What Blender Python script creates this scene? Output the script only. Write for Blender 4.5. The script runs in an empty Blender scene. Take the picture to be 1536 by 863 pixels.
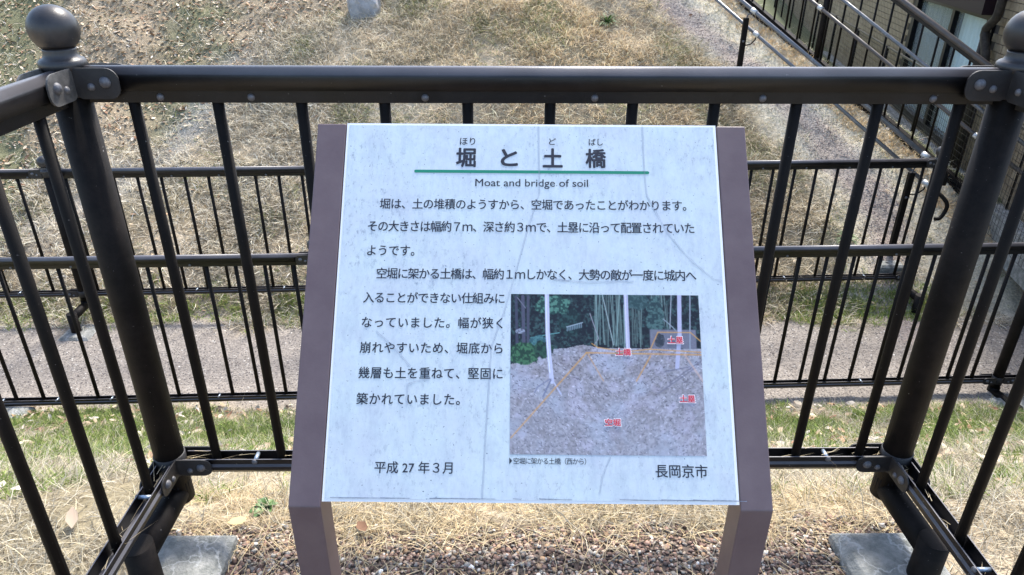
import bpy, math, random
import numpy as np
from mathutils import Vector, Matrix
random.seed(7); RNG = np.random.default_rng(11)
S = bpy.context.scene
COL = S.collection
R = math.radians

# ---------------------------------------------------------------- camera
YAW, PITCH, ROLL, FPX = 0.0160147, 0.4710935, 0.0056887, 1068.388
fw = Vector((math.sin(YAW)*math.cos(PITCH), math.cos(YAW)*math.cos(PITCH), -math.sin(PITCH)))
r0 = Vector((math.cos(YAW), -math.sin(YAW), 0)); u0 = r0.cross(fw)
rr = math.cos(ROLL)*r0 + math.sin(ROLL)*u0; uu = -math.sin(ROLL)*r0 + math.cos(ROLL)*u0
cd = bpy.data.cameras.new('camera'); cam = bpy.data.objects.new('camera', cd); COL.objects.link(cam)
cam.matrix_world = Matrix(((rr.x, uu.x, -fw.x, 0), (rr.y, uu.y, -fw.y, 0), (rr.z, uu.z, -fw.z, 1.6), (0, 0, 0, 1)))
cd.sensor_width = 36; cd.lens = 36*FPX/1536; cd.clip_end = 600; cd.clip_start = 0.02
S.camera = cam
# ---------------------------------------------------------------- world, sun, exposure
SUN_EL, SUN_AZ = R(54), R(21)          # azimuth clockwise from +Y (behind the fence, to the right)
w = bpy.data.worlds.new('World'); S.world = w; w.use_nodes = True
nt = w.node_tree; bg = nt.nodes['Background']
sky = nt.nodes.new('ShaderNodeTexSky'); sky.sky_type = 'NISHITA'; sky.sun_disc = False
sky.sun_elevation = SUN_EL; sky.sun_rotation = SUN_AZ; sky.dust_density = 2.0; sky.air_density = 1.0
nt.links.new(sky.outputs[0], bg.inputs[0]); bg.inputs[1].default_value = 0.15
sd = bpy.data.lights.new('sun', 'SUN'); sd.energy = 2.4; sd.angle = R(12); sd.color = (1.0, 0.95, 0.87)
sun = bpy.data.objects.new('sun', sd); COL.objects.link(sun)
sdir = Vector((math.sin(SUN_AZ)*math.cos(SUN_EL), math.cos(SUN_AZ)*math.cos(SUN_EL), math.sin(SUN_EL)))
sun.rotation_euler = (-sdir).to_track_quat('-Z', 'Y').to_euler()
S.view_settings.view_transform = 'Standard'; S.view_settings.look = 'None'
S.view_settings.exposure = 1.5; S.view_settings.gamma = 1.0
S.cycles.max_bounces = 6; S.cycles.use_denoising = True

# ---------------------------------------------------------------- helpers
def tag(o, label=None, cat=None, group=None, kind=None, category=None):
    cat = cat or category
    if label: o['label'] = label
    if cat: o['category'] = cat
    if group: o['group'] = group
    if kind: o['kind'] = kind
    return o
def empty(name, loc=(0, 0, 0), rz=0, **k):
    o = bpy.data.objects.new(name, None); COL.objects.link(o); o.location = loc; o.rotation_euler = (0, 0, rz)
    o.empty_display_size = .1
    return tag(o, **k)
class MB:
    def __init__(s): s.v = []; s.f = []; s.sm = []
    def add(s, vs, fs, smooth=False):
        n = len(s.v); s.v += [tuple(v) for v in vs]; s.f += [tuple(i+n for i in f) for f in fs]; s.sm += [smooth]*len(fs); return s
    def box(s, a, b):
        x0, y0, z0 = a; x1, y1, z1 = b
        return s.add([(x0,y0,z0),(x1,y0,z0),(x1,y1,z0),(x0,y1,z0),(x0,y0,z1),(x1,y0,z1),(x1,y1,z1),(x0,y1,z1)],
                     [(0,3,2,1),(4,5,6,7),(0,1,5,4),(1,2,6,5),(2,3,7,6),(3,0,4,7)])
    def tube(s, pts, r, seg=14, cap=True, smooth=True):
        pts = [Vector(p) for p in pts]; rs = r if isinstance(r, (list, tuple)) else [r]*len(pts)
        rings = []; ref = None
        for i, p in enumerate(pts):
            a = pts[max(i-1, 0)]; b = pts[min(i+1, len(pts)-1)]; d = (b-a).normalized()
            if ref is None: ref = d.orthogonal().normalized()
            ref = (ref - d*ref.dot(d)).normalized(); q = d.cross(ref)
            rings.append([p + (ref*math.cos(t)+q*math.sin(t))*rs[i] for t in [2*math.pi*k/seg for k in range(seg)]])
        vs = [v for rg in rings for v in rg]; fs = []
        for i in range(len(pts)-1):
            for k in range(seg):
                k2 = (k+1) % seg; fs.append((i*seg+k, i*seg+k2, (i+1)*seg+k2, (i+1)*seg+k))
        s.add(vs, fs, smooth)
        if cap: s.add(rings[0], [tuple(range(seg))[::-1]]); s.add(rings[-1], [tuple(range(seg))])
        return s
    def lathe(s, prof, c=(0, 0, 0), seg=28, axis='z'):
        vs = []; fs = []
        for (r, z) in prof:
            for k in range(seg):
                t = 2*math.pi*k/seg; a, b = r*math.cos(t), r*math.sin(t)
                v = (a, b, z) if axis == 'z' else (a, -z, b)
                vs.append((v[0]+c[0], v[1]+c[1], v[2]+c[2]))
        for i in range(len(prof)-1):
            for k in range(seg):
                k2 = (k+1) % seg; fs.append((i*seg+k, i*seg+k2, (i+1)*seg+k2, (i+1)*seg+k))
        return s.add(vs, fs, True)
    def extr(s, prof, x0, x1, smooth=False):       # closed (y,z) profile swept along x
        n = len(prof); vs = [(x0, y, z) for y, z in prof]+[(x1, y, z) for y, z in prof]
        fs = [(i, (i+1) % n, n+(i+1) % n, n+i) for i in range(n)]
        s.add(vs, fs, smooth); s.add(vs, [tuple(range(n))[::-1], tuple(range(n, 2*n))]); return s
    def xf(s, M): s.v = [tuple(M @ Vector(v)) for v in s.v]; return s
    def mesh(s, name, m):
        me = bpy.data.meshes.new(name); me.from_pydata(s.v, [], s.f); me.update()
        me.polygons.foreach_set('use_smooth', s.sm)
        if m: me.materials.append(m)
        import bmesh
        bm = bmesh.new(); bm.from_mesh(me); bmesh.ops.remove_doubles(bm, verts=bm.verts, dist=1e-5)
        bmesh.ops.recalc_face_normals(bm, faces=bm.faces); bm.to_mesh(me); bm.free()
        return me
    def build(s, name, m, parent=None, **k):
        return inst(name, s.mesh(name, m), parent, **k)
def spline(P, n=6):
    P = [Vector(p) for p in P]; Q = [P[0]*2-P[1]]+P+[P[-1]*2-P[-2]]; out = []
    for i in range(1, len(Q)-2):
        for k in range(n):
            t = k/n; a, b, c, d = Q[i-1:i+3]
            out.append(.5*((2*b)+(c-a)*t+(2*a-5*b+4*c-d)*t*t+(3*b-a-3*c+d)*t**3))
    return out+[P[-1]]
def inst(name, me, parent=None, loc=None, M=None, **k):
    o = bpy.data.objects.new(name, me); COL.objects.link(o)
    if parent: o.parent = parent
    if loc is not None: o.location = loc
    if M is not None: o.matrix_local = M
    return tag(o, **k)
def npmesh(name, V, loops, sizes, mat, col=None, smooth=False):
    me = bpy.data.meshes.new(name); me.vertices.add(len(V)); me.vertices.foreach_set('co', np.asarray(V, np.float32).ravel())
    loops = np.asarray(loops, np.int32).ravel(); me.loops.add(len(loops)); me.loops.foreach_set('vertex_index', loops)
    sizes = np.asarray(sizes, np.int32); st = np.concatenate([[0], np.cumsum(sizes)[:-1]]).astype(np.int32)
    me.polygons.add(len(sizes)); me.polygons.foreach_set('loop_start', st); me.polygons.foreach_set('loop_total', sizes)
    me.polygons.foreach_set('use_smooth', np.full(len(sizes), smooth))
    me.update(calc_edges=True)
    if col is not None:
        a = me.color_attributes.new('Col', 'FLOAT_COLOR', 'POINT')
        c = np.ones((len(V), 4), np.float32); c[:, :3] = col; a.data.foreach_set('color', c.ravel())
    me.materials.append(mat); me.validate(); return me
def srgb(r, g, b):
    f = lambda c: (c/255/12.92) if c/255 <= .04045 else ((c/255+.055)/1.055)**2.4
    return (f(r), f(g), f(b))

# value noise (numpy)
_tab = RNG.random((256, 256))
def vn(x, y, s=1.0, o=0):
    x = np.asarray(x, float)/s+o*17.3+500; y = np.asarray(y, float)/s+o*9.7+500
    xi = np.floor(x).astype(int); yi = np.floor(y).astype(int); fx = x-xi; fy = y-yi
    fx = fx*fx*(3-2*fx); fy = fy*fy*(3-2*fy); g = lambda a, b: _tab[a % 256, b % 256]
    return (g(xi, yi)*(1-fx)+g(xi+1, yi)*fx)*(1-fy)+(g(xi, yi+1)*(1-fx)+g(xi+1, yi+1)*fx)*fy
def fbm(x, y, s=1.0, o=0, n=4): return sum(vn(x, y, s/2**i, o+i)*.5**i for i in range(n))/(2-2*.5**n)
def ss(a, b, x): t = np.clip((x-a)/(b-a), 0, 1); return t*t*(3-2*t)

# ---------------------------------------------------------------- materials
def mat(name, base, rough=.5, metal=0., noise=None, scale=20, bump=0., bscale=60, vcol=False, spec=.5, coat=0, stretch=None, detail=5):
    m = bpy.data.materials.new(name); m.use_nodes = True; t = m.node_tree; b = t.nodes['Principled BSDF']
    b.inputs['Base Color'].default_value = (*base, 1); b.inputs['Roughness'].default_value = rough
    b.inputs['Metallic'].default_value = metal; b.inputs['Specular IOR Level'].default_value = spec
    b.inputs['Coat Weight'].default_value = coat
    tc = t.nodes.new('ShaderNodeTexCoord'); vec = tc.outputs['Object']
    if stretch:
        mp = t.nodes.new('ShaderNodeMapping'); mp.inputs['Scale'].default_value = stretch; t.links.new(vec, mp.inputs[0]); vec = mp.outputs[0]
    src = None
    if vcol:
        a = t.nodes.new('ShaderNodeVertexColor'); a.layer_name = 'Col'; src = a.outputs[0]; t.links.new(src, b.inputs['Base Color'])
    if noise:
        n = t.nodes.new('ShaderNodeTexNoise'); n.inputs['Scale'].default_value = scale; n.inputs['Detail'].default_value = detail; n.inputs['Roughness'].default_value = .65
        t.links.new(vec, n.inputs['Vector'])
        cr = t.nodes.new('ShaderNodeValToRGB'); cr.color_ramp.elements[0].position = .35; cr.color_ramp.elements[1].position = .68
        t.links.new(n.outputs[0], cr.inputs[0])
        if vcol:
            cr.color_ramp.elements[0].color = (1-noise,)*3+(1,); cr.color_ramp.elements[1].color = (1+noise,)*3+(1,)
            mx = t.nodes.new('ShaderNodeMix'); mx.data_type = 'RGBA'; mx.blend_type = 'MULTIPLY'; mx.inputs[0].default_value = 1
            t.links.new(src, mx.inputs[6]); t.links.new(cr.outputs[0], mx.inputs[7]); t.links.new(mx.outputs[2], b.inputs['Base Color'])
        else:
            cr.color_ramp.elements[0].color = (*base, 1); cr.color_ramp.elements[1].color = (*noise, 1)
            t.links.new(cr.outputs[0], b.inputs['Base Color'])
    if bump:
        n2 = t.nodes.new('ShaderNodeTexNoise'); n2.inputs['Scale'].default_value = bscale; n2.inputs['Detail'].default_value = 4
        t.links.new(vec, n2.inputs['Vector']); bp = t.nodes.new('ShaderNodeBump'); bp.inputs['Strength'].default_value = bump; bp.inputs['Distance'].default_value = .01
        t.links.new(n2.outputs[0], bp.inputs['Height']); t.links.new(bp.outputs[0], b.inputs['Normal'])
    return m
def metal_paint(name, base, dust, rough, spec=.5):
    """dark powder coat with pale dust specks and streaky wear"""
    m = mat(name, base, rough, 0, None, bump=.05, bscale=350, spec=spec)
    t = m.node_tree; b = t.nodes['Principled BSDF']; tc = t.nodes['Texture Coordinate']
    n = t.nodes.new('ShaderNodeTexNoise'); n.inputs['Scale'].default_value = 9; n.inputs['Detail'].default_value = 8; n.inputs['Roughness'].default_value = .75
    t.links.new(tc.outputs['Object'], n.inputs['Vector'])
    cr = t.nodes.new('ShaderNodeValToRGB'); cr.color_ramp.elements[0].position = .42; cr.color_ramp.elements[1].position = .75
    cr.color_ramp.elements[0].color = (*base, 1); cr.color_ramp.elements[1].color = (*dust, 1)
    t.links.new(n.outputs[0], cr.inputs[0])
    v = t.nodes.new('ShaderNodeTexNoise'); v.inputs['Scale'].default_value = 160; v.inputs['Detail'].default_value = 2
    t.links.new(tc.outputs['Object'], v.inputs['Vector'])
    c2 = t.nodes.new('ShaderNodeValToRGB'); c2.color_ramp.elements[0].position = .74; c2.color_ramp.elements[1].position = .80
    c2.color_ramp.elements[0].color = (0, 0, 0, 1); c2.color_ramp.elements[1].color = (1, 1, 1, 1); t.links.new(v.outputs[0], c2.inputs[0])
    mx = t.nodes.new('ShaderNodeMix'); mx.data_type = 'RGBA'; mx.inputs[7].default_value = (.22, .21, .2, 1)
    t.links.new(c2.outputs[0], mx.inputs[0]); t.links.new(cr.outputs[0], mx.inputs[6]); t.links.new(mx.outputs[2], b.inputs['Base Color'])
    mr = t.nodes.new('ShaderNodeMapRange'); mr.inputs[3].default_value = rough-.07; mr.inputs[4].default_value = rough+.2
    t.links.new(n.outputs[0], mr.inputs[0]); t.links.new(mr.outputs[0], b.inputs['Roughness'])
    return m
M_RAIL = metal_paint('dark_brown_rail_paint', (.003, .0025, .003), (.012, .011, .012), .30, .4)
def highlight_top(m):      # pale sky highlight painted into the colour of upward faces, mottled by noise
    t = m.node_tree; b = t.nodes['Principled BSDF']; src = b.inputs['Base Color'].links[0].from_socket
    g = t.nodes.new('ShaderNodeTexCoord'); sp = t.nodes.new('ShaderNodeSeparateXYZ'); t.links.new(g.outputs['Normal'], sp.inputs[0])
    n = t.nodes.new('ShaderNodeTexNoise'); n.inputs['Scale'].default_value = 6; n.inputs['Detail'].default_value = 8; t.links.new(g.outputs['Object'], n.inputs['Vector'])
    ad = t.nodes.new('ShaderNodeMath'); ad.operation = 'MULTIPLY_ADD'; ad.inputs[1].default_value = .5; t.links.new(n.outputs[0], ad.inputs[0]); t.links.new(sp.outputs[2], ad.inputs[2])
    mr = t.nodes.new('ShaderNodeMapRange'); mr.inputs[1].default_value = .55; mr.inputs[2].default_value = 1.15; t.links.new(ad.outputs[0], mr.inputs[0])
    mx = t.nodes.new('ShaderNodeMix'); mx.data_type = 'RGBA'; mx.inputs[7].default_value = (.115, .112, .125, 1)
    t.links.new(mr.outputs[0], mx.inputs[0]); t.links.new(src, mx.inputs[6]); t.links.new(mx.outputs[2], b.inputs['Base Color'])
highlight_top(M_RAIL)
M_BAL = metal_paint('dark_baluster_paint', (.0035, .0025, .002), (.012, .009, .0075), .6, .2)
M_POST = metal_paint('brown_post_paint', (.0045, .0036, .0034), (.021, .0165, .0145), .55, .16)
M_CAP = metal_paint('ball_cap_paint', (.022, .021, .022), (.05, .047, .048), .34)
M_PLATE = metal_paint('bracket_paint', (.012, .011, .012), (.04, .038, .037), .5)
M_PLATE_OLD = metal_paint('weathered_bracket_paint', (.06, .057, .055), (.26, .25, .23), .6)
M_BOLT = mat('dull_bolt_steel', (.09, .09, .10), .55, .3, (.17, .17, .18), 120)
M_ZINC = mat('zinc_bolt', (.35, .42, .5), .35, .6)
M_COLLAR = mat('white_metal_collar', (.6, .6, .58), .35, .3)
M_PIPE = metal_paint('handrail_pipe_coat', (.09, .095, .105), (.15, .155, .17), .18, 1.0)
M_SIGN = mat('brown_sign_paint', (.118, .082, .088), .40, .0, (.150, .110, .114), 14, .025, 300, detail=9)
M_CONC = mat('concrete', (.13, .14, .13), .85, 0, (.33, .33, .31), 22, .6, 110, detail=12)
def veins(m):
    t = m.node_tree; b = t.nodes['Principled BSDF']; src = b.inputs['Base Color'].links[0].from_socket; tc = t.nodes['Texture Coordinate']
    n = t.nodes.new('ShaderNodeTexNoise'); n.inputs['Scale'].default_value = 9; n.inputs['Detail'].default_value = 4; t.links.new(tc.outputs['Object'], n.inputs['Vector'])
    mv = t.nodes.new('ShaderNodeMix'); mv.data_type = 'VECTOR'; mv.inputs[0].default_value = .25; t.links.new(tc.outputs['Object'], mv.inputs[4]); t.links.new(n.outputs['Color'], mv.inputs[5])
    v = t.nodes.new('ShaderNodeTexVoronoi'); v.feature = 'DISTANCE_TO_EDGE'; v.inputs['Scale'].default_value = 7; t.links.new(mv.outputs[1], v.inputs['Vector'])
    mr = t.nodes.new('ShaderNodeMapRange'); mr.inputs[1].default_value = .0; mr.inputs[2].default_value = .035; mr.inputs[3].default_value = .75; mr.inputs[4].default_value = 0; t.links.new(v.outputs['Distance'], mr.inputs[0])
    mx = t.nodes.new('ShaderNodeMix'); mx.data_type = 'RGBA'; mx.inputs[7].default_value = (.42, .43, .42, 1)
    t.links.new(mr.outputs[0], mx.inputs[0]); t.links.new(src, mx.inputs[6]); t.links.new(mx.outputs[2], b.inputs['Base Color'])
veins(M_CONC)
M_SOIL = mat('soil', (.3, .24, .17), .95, 0, .35, 45, 1.0, 70, vcol=True, spec=.1, detail=9)
M_BLADE = mat('grass_blade', (.3, .3, .1), .5, vcol=True, spec=.25)
_t = M_BLADE.node_tree; _tr = _t.nodes.new('ShaderNodeBsdfTranslucent'); _ms = _t.nodes.new('ShaderNodeMixShader'); _ms.inputs[0].default_value = .3
_t.links.new(_t.nodes['Color Attribute'].outputs[0], _tr.inputs[0]); _t.links.new(_t.nodes['Principled BSDF'].outputs[0], _ms.inputs[1]); _t.links.new(_tr.outputs[0], _ms.inputs[2])
_t.links.new(_ms.outputs[0], _t.nodes['Material Output'].inputs[0])
M_LEAF = mat('dead_leaf', (.3, .2, .1), .7, vcol=True, spec=.2)
M_PEB = mat('pebble', (.3, .3, .3), .8, 0, .25, 220, vcol=True, spec=.2)
M_ROCK = mat('rock', (.22, .23, .24), .8, 0, (.4, .4, .41), 9, .7, 25, detail=8)
M_BRICK = mat('wall_tile', (.19, .145, .095), .7, 0, (.36, .295, .20), 5, .25, 120, spec=.2)
M_JOINT = mat('tile_joint', (.06, .05, .045), .9)
M_FRAME = mat('dark_window_frame', (.004, .004, .006), .5, spec=.2)
M_GLASS = mat('window_glass', (.02, .03, .04), .05, 0, spec=.25)
M_GLASS.node_tree.nodes['Principled BSDF'].inputs['Transmission Weight'].default_value = .9
M_GLASS.node_tree.nodes['Principled BSDF'].inputs['Base Color'].default_value = (.85, .95, 1, 1)
M_GLASS.node_tree.nodes['Principled BSDF'].inputs['IOR'].default_value = 1.1
M_CURT = mat('pale_curtain', (.86, .9, .9), .8, 0, (.7, .78, .8), 6, stretch=(4, 4, .3))
M_CURT2 = mat('grey_curtain', (.10, .125, .155), .8, 0, (.05, .065, .09), 4, stretch=(4, 4, .3))
M_LINT = mat('purple_brown_shutter_box', (.016, .008, .011), .6, spec=.15)
M_DOWN = mat('drainpipe_paint', (.028, .023, .019), .6, 0, (.055, .046, .038), 20, spec=.15)
M_WIRE = mat('dark_wire', (.012, .012, .012), .5)
M_INK = mat('print_ink', (.012, .016, .03), .5)
M_GREEN = mat('green_print', (.0, .22, .13), .5)
M_RED = mat('red_print', (.62, .06, .09), .5)
M_WHITE = mat('white_print', (.8, .78, .8), .5)
M_PRINT = mat('photo_print', (.3, .3, .3), .35, vcol=True)
def panel_material():
    m = mat('weathered_sign_film', (.8, .83, .86), .22, bump=.06, bscale=25)
    t = m.node_tree; b = t.nodes['Principled BSDF']; tc = t.nodes['Texture Coordinate']
    def noise(scale, det, p0, p1, c0, c1, st=(1, 1, 1), rg=.65):
        mp = t.nodes.new('ShaderNodeMapping'); mp.inputs['Scale'].default_value = st; t.links.new(tc.outputs['Object'], mp.inputs[0])
        n = t.nodes.new('ShaderNodeTexNoise'); n.inputs['Scale'].default_value = scale; n.inputs['Detail'].default_value = det; n.inputs['Roughness'].default_value = rg
        t.links.new(mp.outputs[0], n.inputs['Vector']); cr = t.nodes.new('ShaderNodeValToRGB')
        cr.color_ramp.elements[0].position = p0; cr.color_ramp.elements[1].position = p1
        cr.color_ramp.elements[0].color = (*c0, 1); cr.color_ramp.elements[1].color = (*c1, 1); t.links.new(n.outputs[0], cr.inputs[0]); return cr.outputs[0]
    def mul(a, c):
        mx = t.nodes.new('ShaderNodeMix'); mx.data_type = 'RGBA'; mx.blend_type = 'MULTIPLY'; mx.inputs[0].default_value = 1
        t.links.new(a, mx.inputs[6]); t.links.new(c, mx.inputs[7]); return mx.outputs[2]
    base = noise(11, 6, .3, .75, (.62, .72, .73), (.56, .61, .68))
    st1 = noise(26, 9, .46, .72, (1, 1, 1), (.76, .78, .84), (1.6, .55, .55), .85)
    st2 = noise(120, 6, .54, .68, (1, 1, 1), (.50, .53, .60), (1, .5, .5), .8)
    st3 = noise(260, 2, .69, .73, (1, 1, 1), (.30, .33, .40))
    # mask: stains gather in the middle and upper right of the board
    msk = noise(3.2, 3, .40, .60, (0, 0, 0), (1, 1, 1))
    mx = t.nodes.new('ShaderNodeMix'); mx.data_type = 'RGBA'; t.links.new(msk, mx.inputs[0]); mx.inputs[6].default_value = (1, 1, 1, 1); t.links.new(st2, mx.inputs[7])
    t.links.new(mul(mul(mul(base, st1), mx.outputs[2]), st3), b.inputs['Base Color'])
    return m
M_PANEL = panel_material()

# ---------------------------------------------------------------- terrain
FA = np.array([4.188, 7.454]); FD = np.array([-.556, .831])     # foot line of the tall fence, climbing to the left
def H(x, y, rough=True):
    x = np.asarray(x, float); y = np.asarray(y, float)
    h = np.full(np.broadcast(x, y).shape, -.04)
    h = h + np.interp(y, [1.66, 1.8, 2.1, 2.6, 3.2, 3.8, 4.15], [0, -.05, -.25, -.60, -1.0, -1.31, -1.47])
    hill = np.clip(y-5.55, 0, 7)*.62 + np.clip(y-12.55, 0, 30)*.1
    hill = hill + (.24*np.exp(-((x-.2)/1.4)**2)-.24*np.exp(-((x+3.4)/1.1)**2))*ss(6, 8, y)
    h = h + hill
    s = (x-FA[0])*FD[1] - (y-FA[1])*FD[0]
    k = ss(.06, .5, s)*ss(5.2, 6.3, y + .2*x-.9)
    h2 = -.9 + np.clip(y-14, 0, 30)*.03
    h = h*(1-k) + h2*k
    if rough:
        g = ss(1.7, 2.0, y)
        h = h + g*((fbm(x, y, .55, 3)-.5)*(.10+.07*ss(6, 7, y)) + (fbm(x, y, .12, 5)-.5)*.035)*(1-.75*ss(4.1, 4.3, y)*(1-ss(5.35, 5.6, y)))
        h = h + (1-g)*(fbm(x, y, .1, 6)-.5)*.012
    return h
def path_w(x, y):      # weight of the gravel surfaces
    wob = (fbm(x, y, .5, 8)-.5)*.35
    a = ss(4.02, 4.3, y+wob)*(1-ss(5.25, 5.65, y+wob*1.6))
    cx = np.interp(y, [5.0, 5.8, 6.45, 7.41, 8.4, 8.72, 9.3, 12], [3.6, 3.6, 3.75, 3.43, 2.7, 2.35, 1.93, .6])
    b = (1-ss(.05, .38, np.abs(x-cx)+wob*.6))*ss(4.8, 5.2, y)
    return a, b
def side_w(x, y):      # pale short turf beside the right-hand path
    wob = (fbm(x, y, .6, 12)-.5)*.5
    cl = np.interp(y, [5.5, 6.3, 7.1, 7.6, 8.5, 9.1, 12], [3.1, 3.1, 3.0, 2.75, 2.3, 1.95, .6])
    return ss(-.15, .25, x-cl+wob)*ss(5.3, 5.6, y)
def left_w(x, y):      # bare grey soil and leaf litter of the hollow on the left
    wob = (fbm(x, y, .8, 15)-.5)*1.2
    e = np.interp(y, [5.5, 6.8, 7.6, 8.0, 8.7, 9.3, 12], [-5.5, -4.6, -3.9, -3.3, -2.7, -1.8, -1])
    return (1-ss(-.35, .35, x-e+wob))*ss(5.6, 5.9, y)
def axis(lo, hi, step, far, n):
    a = np.arange(lo, hi+1e-6, step); g = np.geomspace(step, far, n)
    return np.concatenate([(lo-np.cumsum(g))[::-1], a, hi+np.cumsum(g)])
xs = axis(-5.2, 6.4, .035, 14, 34); ys = axis(1.0, 11.5, .03, 14, 34)
X, Y = np.meshgrid(xs, ys); Z = H(X, Y)
n1, n2, n3 = fbm(X, Y, .35, 20), fbm(X, Y, 1.1, 24), fbm(X, Y, .09, 28)
C0 = lambda c: np.array(c)[None, None, :]
mixc = lambda a, b, k: a*(1-k[..., None])+b*k[..., None]
c = mixc(C0((.30, .24, .16)), C0((.46, .38, .27)), ss(.3, .7, n1))
c = mixc(c, C0((.16, .15, .09)), ss(.5, .75, n2)*.5)
pa, pb = path_w(X, Y); sw, lw = side_w(X, Y), left_w(X, Y)
c = mixc(c, mixc(C0((.56, .50, .385)), C0((.66, .60, .46)), n3), sw)
gp = np.exp(-((X-np.interp(Y, [6.4, 6.85, 7.7, 8.5], [-4.4, -3.9, -3.3, -3.05])+(n1-.5)*.5)/.26)**2)*ss(5.9, 6.4, Y)*(1-ss(8.4, 8.9, Y))
c = mixc(c, mixc(C0((.30, .24, .165)), C0((.17, .17, .095)), ss(.4, .6, n2)), lw*.9)
c = mixc(c, C0((.34, .335, .33)), gp*.45*ss(.3, .5, n1+.1))
c = mixc(c, mixc(C0((.20, .18, .165)), C0((.31, .28, .25)), n3), pa*.9)
c = mixc(c, mixc(C0((.34, .27, .235)), C0((.46, .38, .33)), n3), pb*.7)
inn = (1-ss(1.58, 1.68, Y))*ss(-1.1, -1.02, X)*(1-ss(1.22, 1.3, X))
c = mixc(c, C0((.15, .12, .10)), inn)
gs = ss(2.5, 3.0, Y)*(1-ss(3.9, 4.1, Y)); c = mixc(c, C0((.10, .12, .04)), gs*.6)
sR = (X-FA[0])*FD[1] - (Y-FA[1])*FD[0]
c = mixc(c, C0((.10, .12, .055)), ss(-.06, .06, sR)*ss(5.6, 6.0, Y+.2*X-.9)*.9)
ny, nx = X.shape; idx = np.arange(nx*ny).reshape(ny, nx)
q = np.stack([idx[:-1, :-1], idx[:-1, 1:], idx[1:, 1:], idx[1:, :-1]], -1).reshape(-1, 4)
V = np.stack([X, Y, Z], -1).reshape(-1, 3)
inst('ground', npmesh('ground', V, q, np.full(len(q), 4), M_SOIL, np.clip(c.reshape(-1, 3), 0, 1), True), kind='structure')

# ---------------------------------------------------------------- scattered stuff
def blades(name, P, L, W, az, el, curve, colr, label=None, kink=.5, **k):
    n = len(P); d = np.stack([np.cos(az)*np.cos(el), np.sin(az)*np.cos(el), np.sin(el)], -1)
    side = np.stack([-np.sin(az), np.cos(az), RNG.normal(0, .35, n)], -1)
    bend = np.stack([RNG.normal(0, kink, n), RNG.normal(0, kink, n), -np.abs(curve)], -1)*L[:, None]*.5
    v = np.zeros((n, 5, 3))
    for i, (t, ww) in enumerate(((0, 1), (.5, .8))):
        c0 = P + d*(L*t)[:, None] + bend*t*t
        v[:, 2*i] = c0 - side*(W*ww/2)[:, None]; v[:, 2*i+1] = c0 + side*(W*ww/2)[:, None]
    v[:, 4] = P + d*L[:, None] + bend
    b = (np.arange(n)*5)[:, None]
    lo = np.concatenate([b+np.array([[0, 1, 3, 2]]), b+np.array([[2, 3, 4]])], 1).ravel()
    sz = np.tile([4, 3], n)
    me = npmesh(name, v.reshape(-1, 3), lo, sz, M_BLADE, np.repeat(colr, 5, 0))
    return inst(name, me, label=label, kind='stuff', **k)
def scatter(n, x0, x1, y0, y1, wfun, clump=.0, cn=1, ypow=0.):
    """rejection-sample n clump centres with density wfun in 0..1, cn points around each"""
    out = []; got = 0
    while got < n:
        m = n*3; x = RNG.uniform(x0, x1, m); u = RNG.random(m); y = y0+(y1-y0)*u**(1+ypow)
        keep = (RNG.random(m) < wfun(x, y)) & (np.abs(x-.1) < .5+.78*y)
        out.append(np.stack([x[keep], y[keep]], -1)); got += keep.sum()
    p = np.concatenate(out)[:n]
    if cn > 1: p = np.repeat(p, cn, 0) + RNG.normal(0, clump, (n*cn, 2))
    return p
def vary(cols, wts, n, amp=.18):
    cols = np.array(cols); i = RNG.choice(len(cols), n, p=np.array(wts)/sum(wts)); return np.clip(cols[i]*(1+RNG.normal(0, amp, (n, 1))), .005, .95)
STRAW = [(.54, .47, .32), (.44, .39, .29), (.66, .60, .46), (.24, .195, .13), (.42, .39, .32)]
def P3(p, dz=0): return np.column_stack([p, H(p[:, 0], p[:, 1])+dz])
# near slope: matted straw
def w_near(x, y): return (.12+.88*ss(.38, .62, fbm(x, y, .28, 31)))*(1-.62*ss(2.5, 3.1, y))*np.where((x > -1.06) & (x < 1.26), ss(1.58, 1.64, y), 1)
p = scatter(10500, -3.2, 3.6, 1.0, 4.15, w_near, .03, 7); n = len(p)
blades('dry_grass', P3(p), RNG.uniform(.05, .14, n), RNG.uniform(.0014, .0030, n), RNG.uniform(0, 6.28, n), RNG.uniform(.05, .9, n), RNG.uniform(.1, 1.2, n),
       vary(STRAW, [4, 4, 2, 3, 4], n, .25), label='matted straw-coloured dry grass on the slope just below the near railing', category='dry grass')
# fringe between gravel and slope behind the sign
def w_fr(x, y): return ss(.2, .5, fbm(x, y, .15, 33))
p = scatter(1100, -1.1, 1.3, 1.56, 1.85, w_fr, .015, 9); n = len(p)
blades('straw_fringe', P3(p), RNG.uniform(.05, .12, n), RNG.uniform(.0012, .0024, n), RNG.uniform(0, 6.28, n), RNG.uniform(.0, .7, n), RNG.uniform(.2, 1.2, n),
       vary([(.64, .51, .30), (.54, .44, .27), (.74, .63, .42), (.3, .23, .14)], [3, 3, 2, 2], n, .22), label='golden straw fringe between the gravel and the railing foot', category='dry grass')
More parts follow.
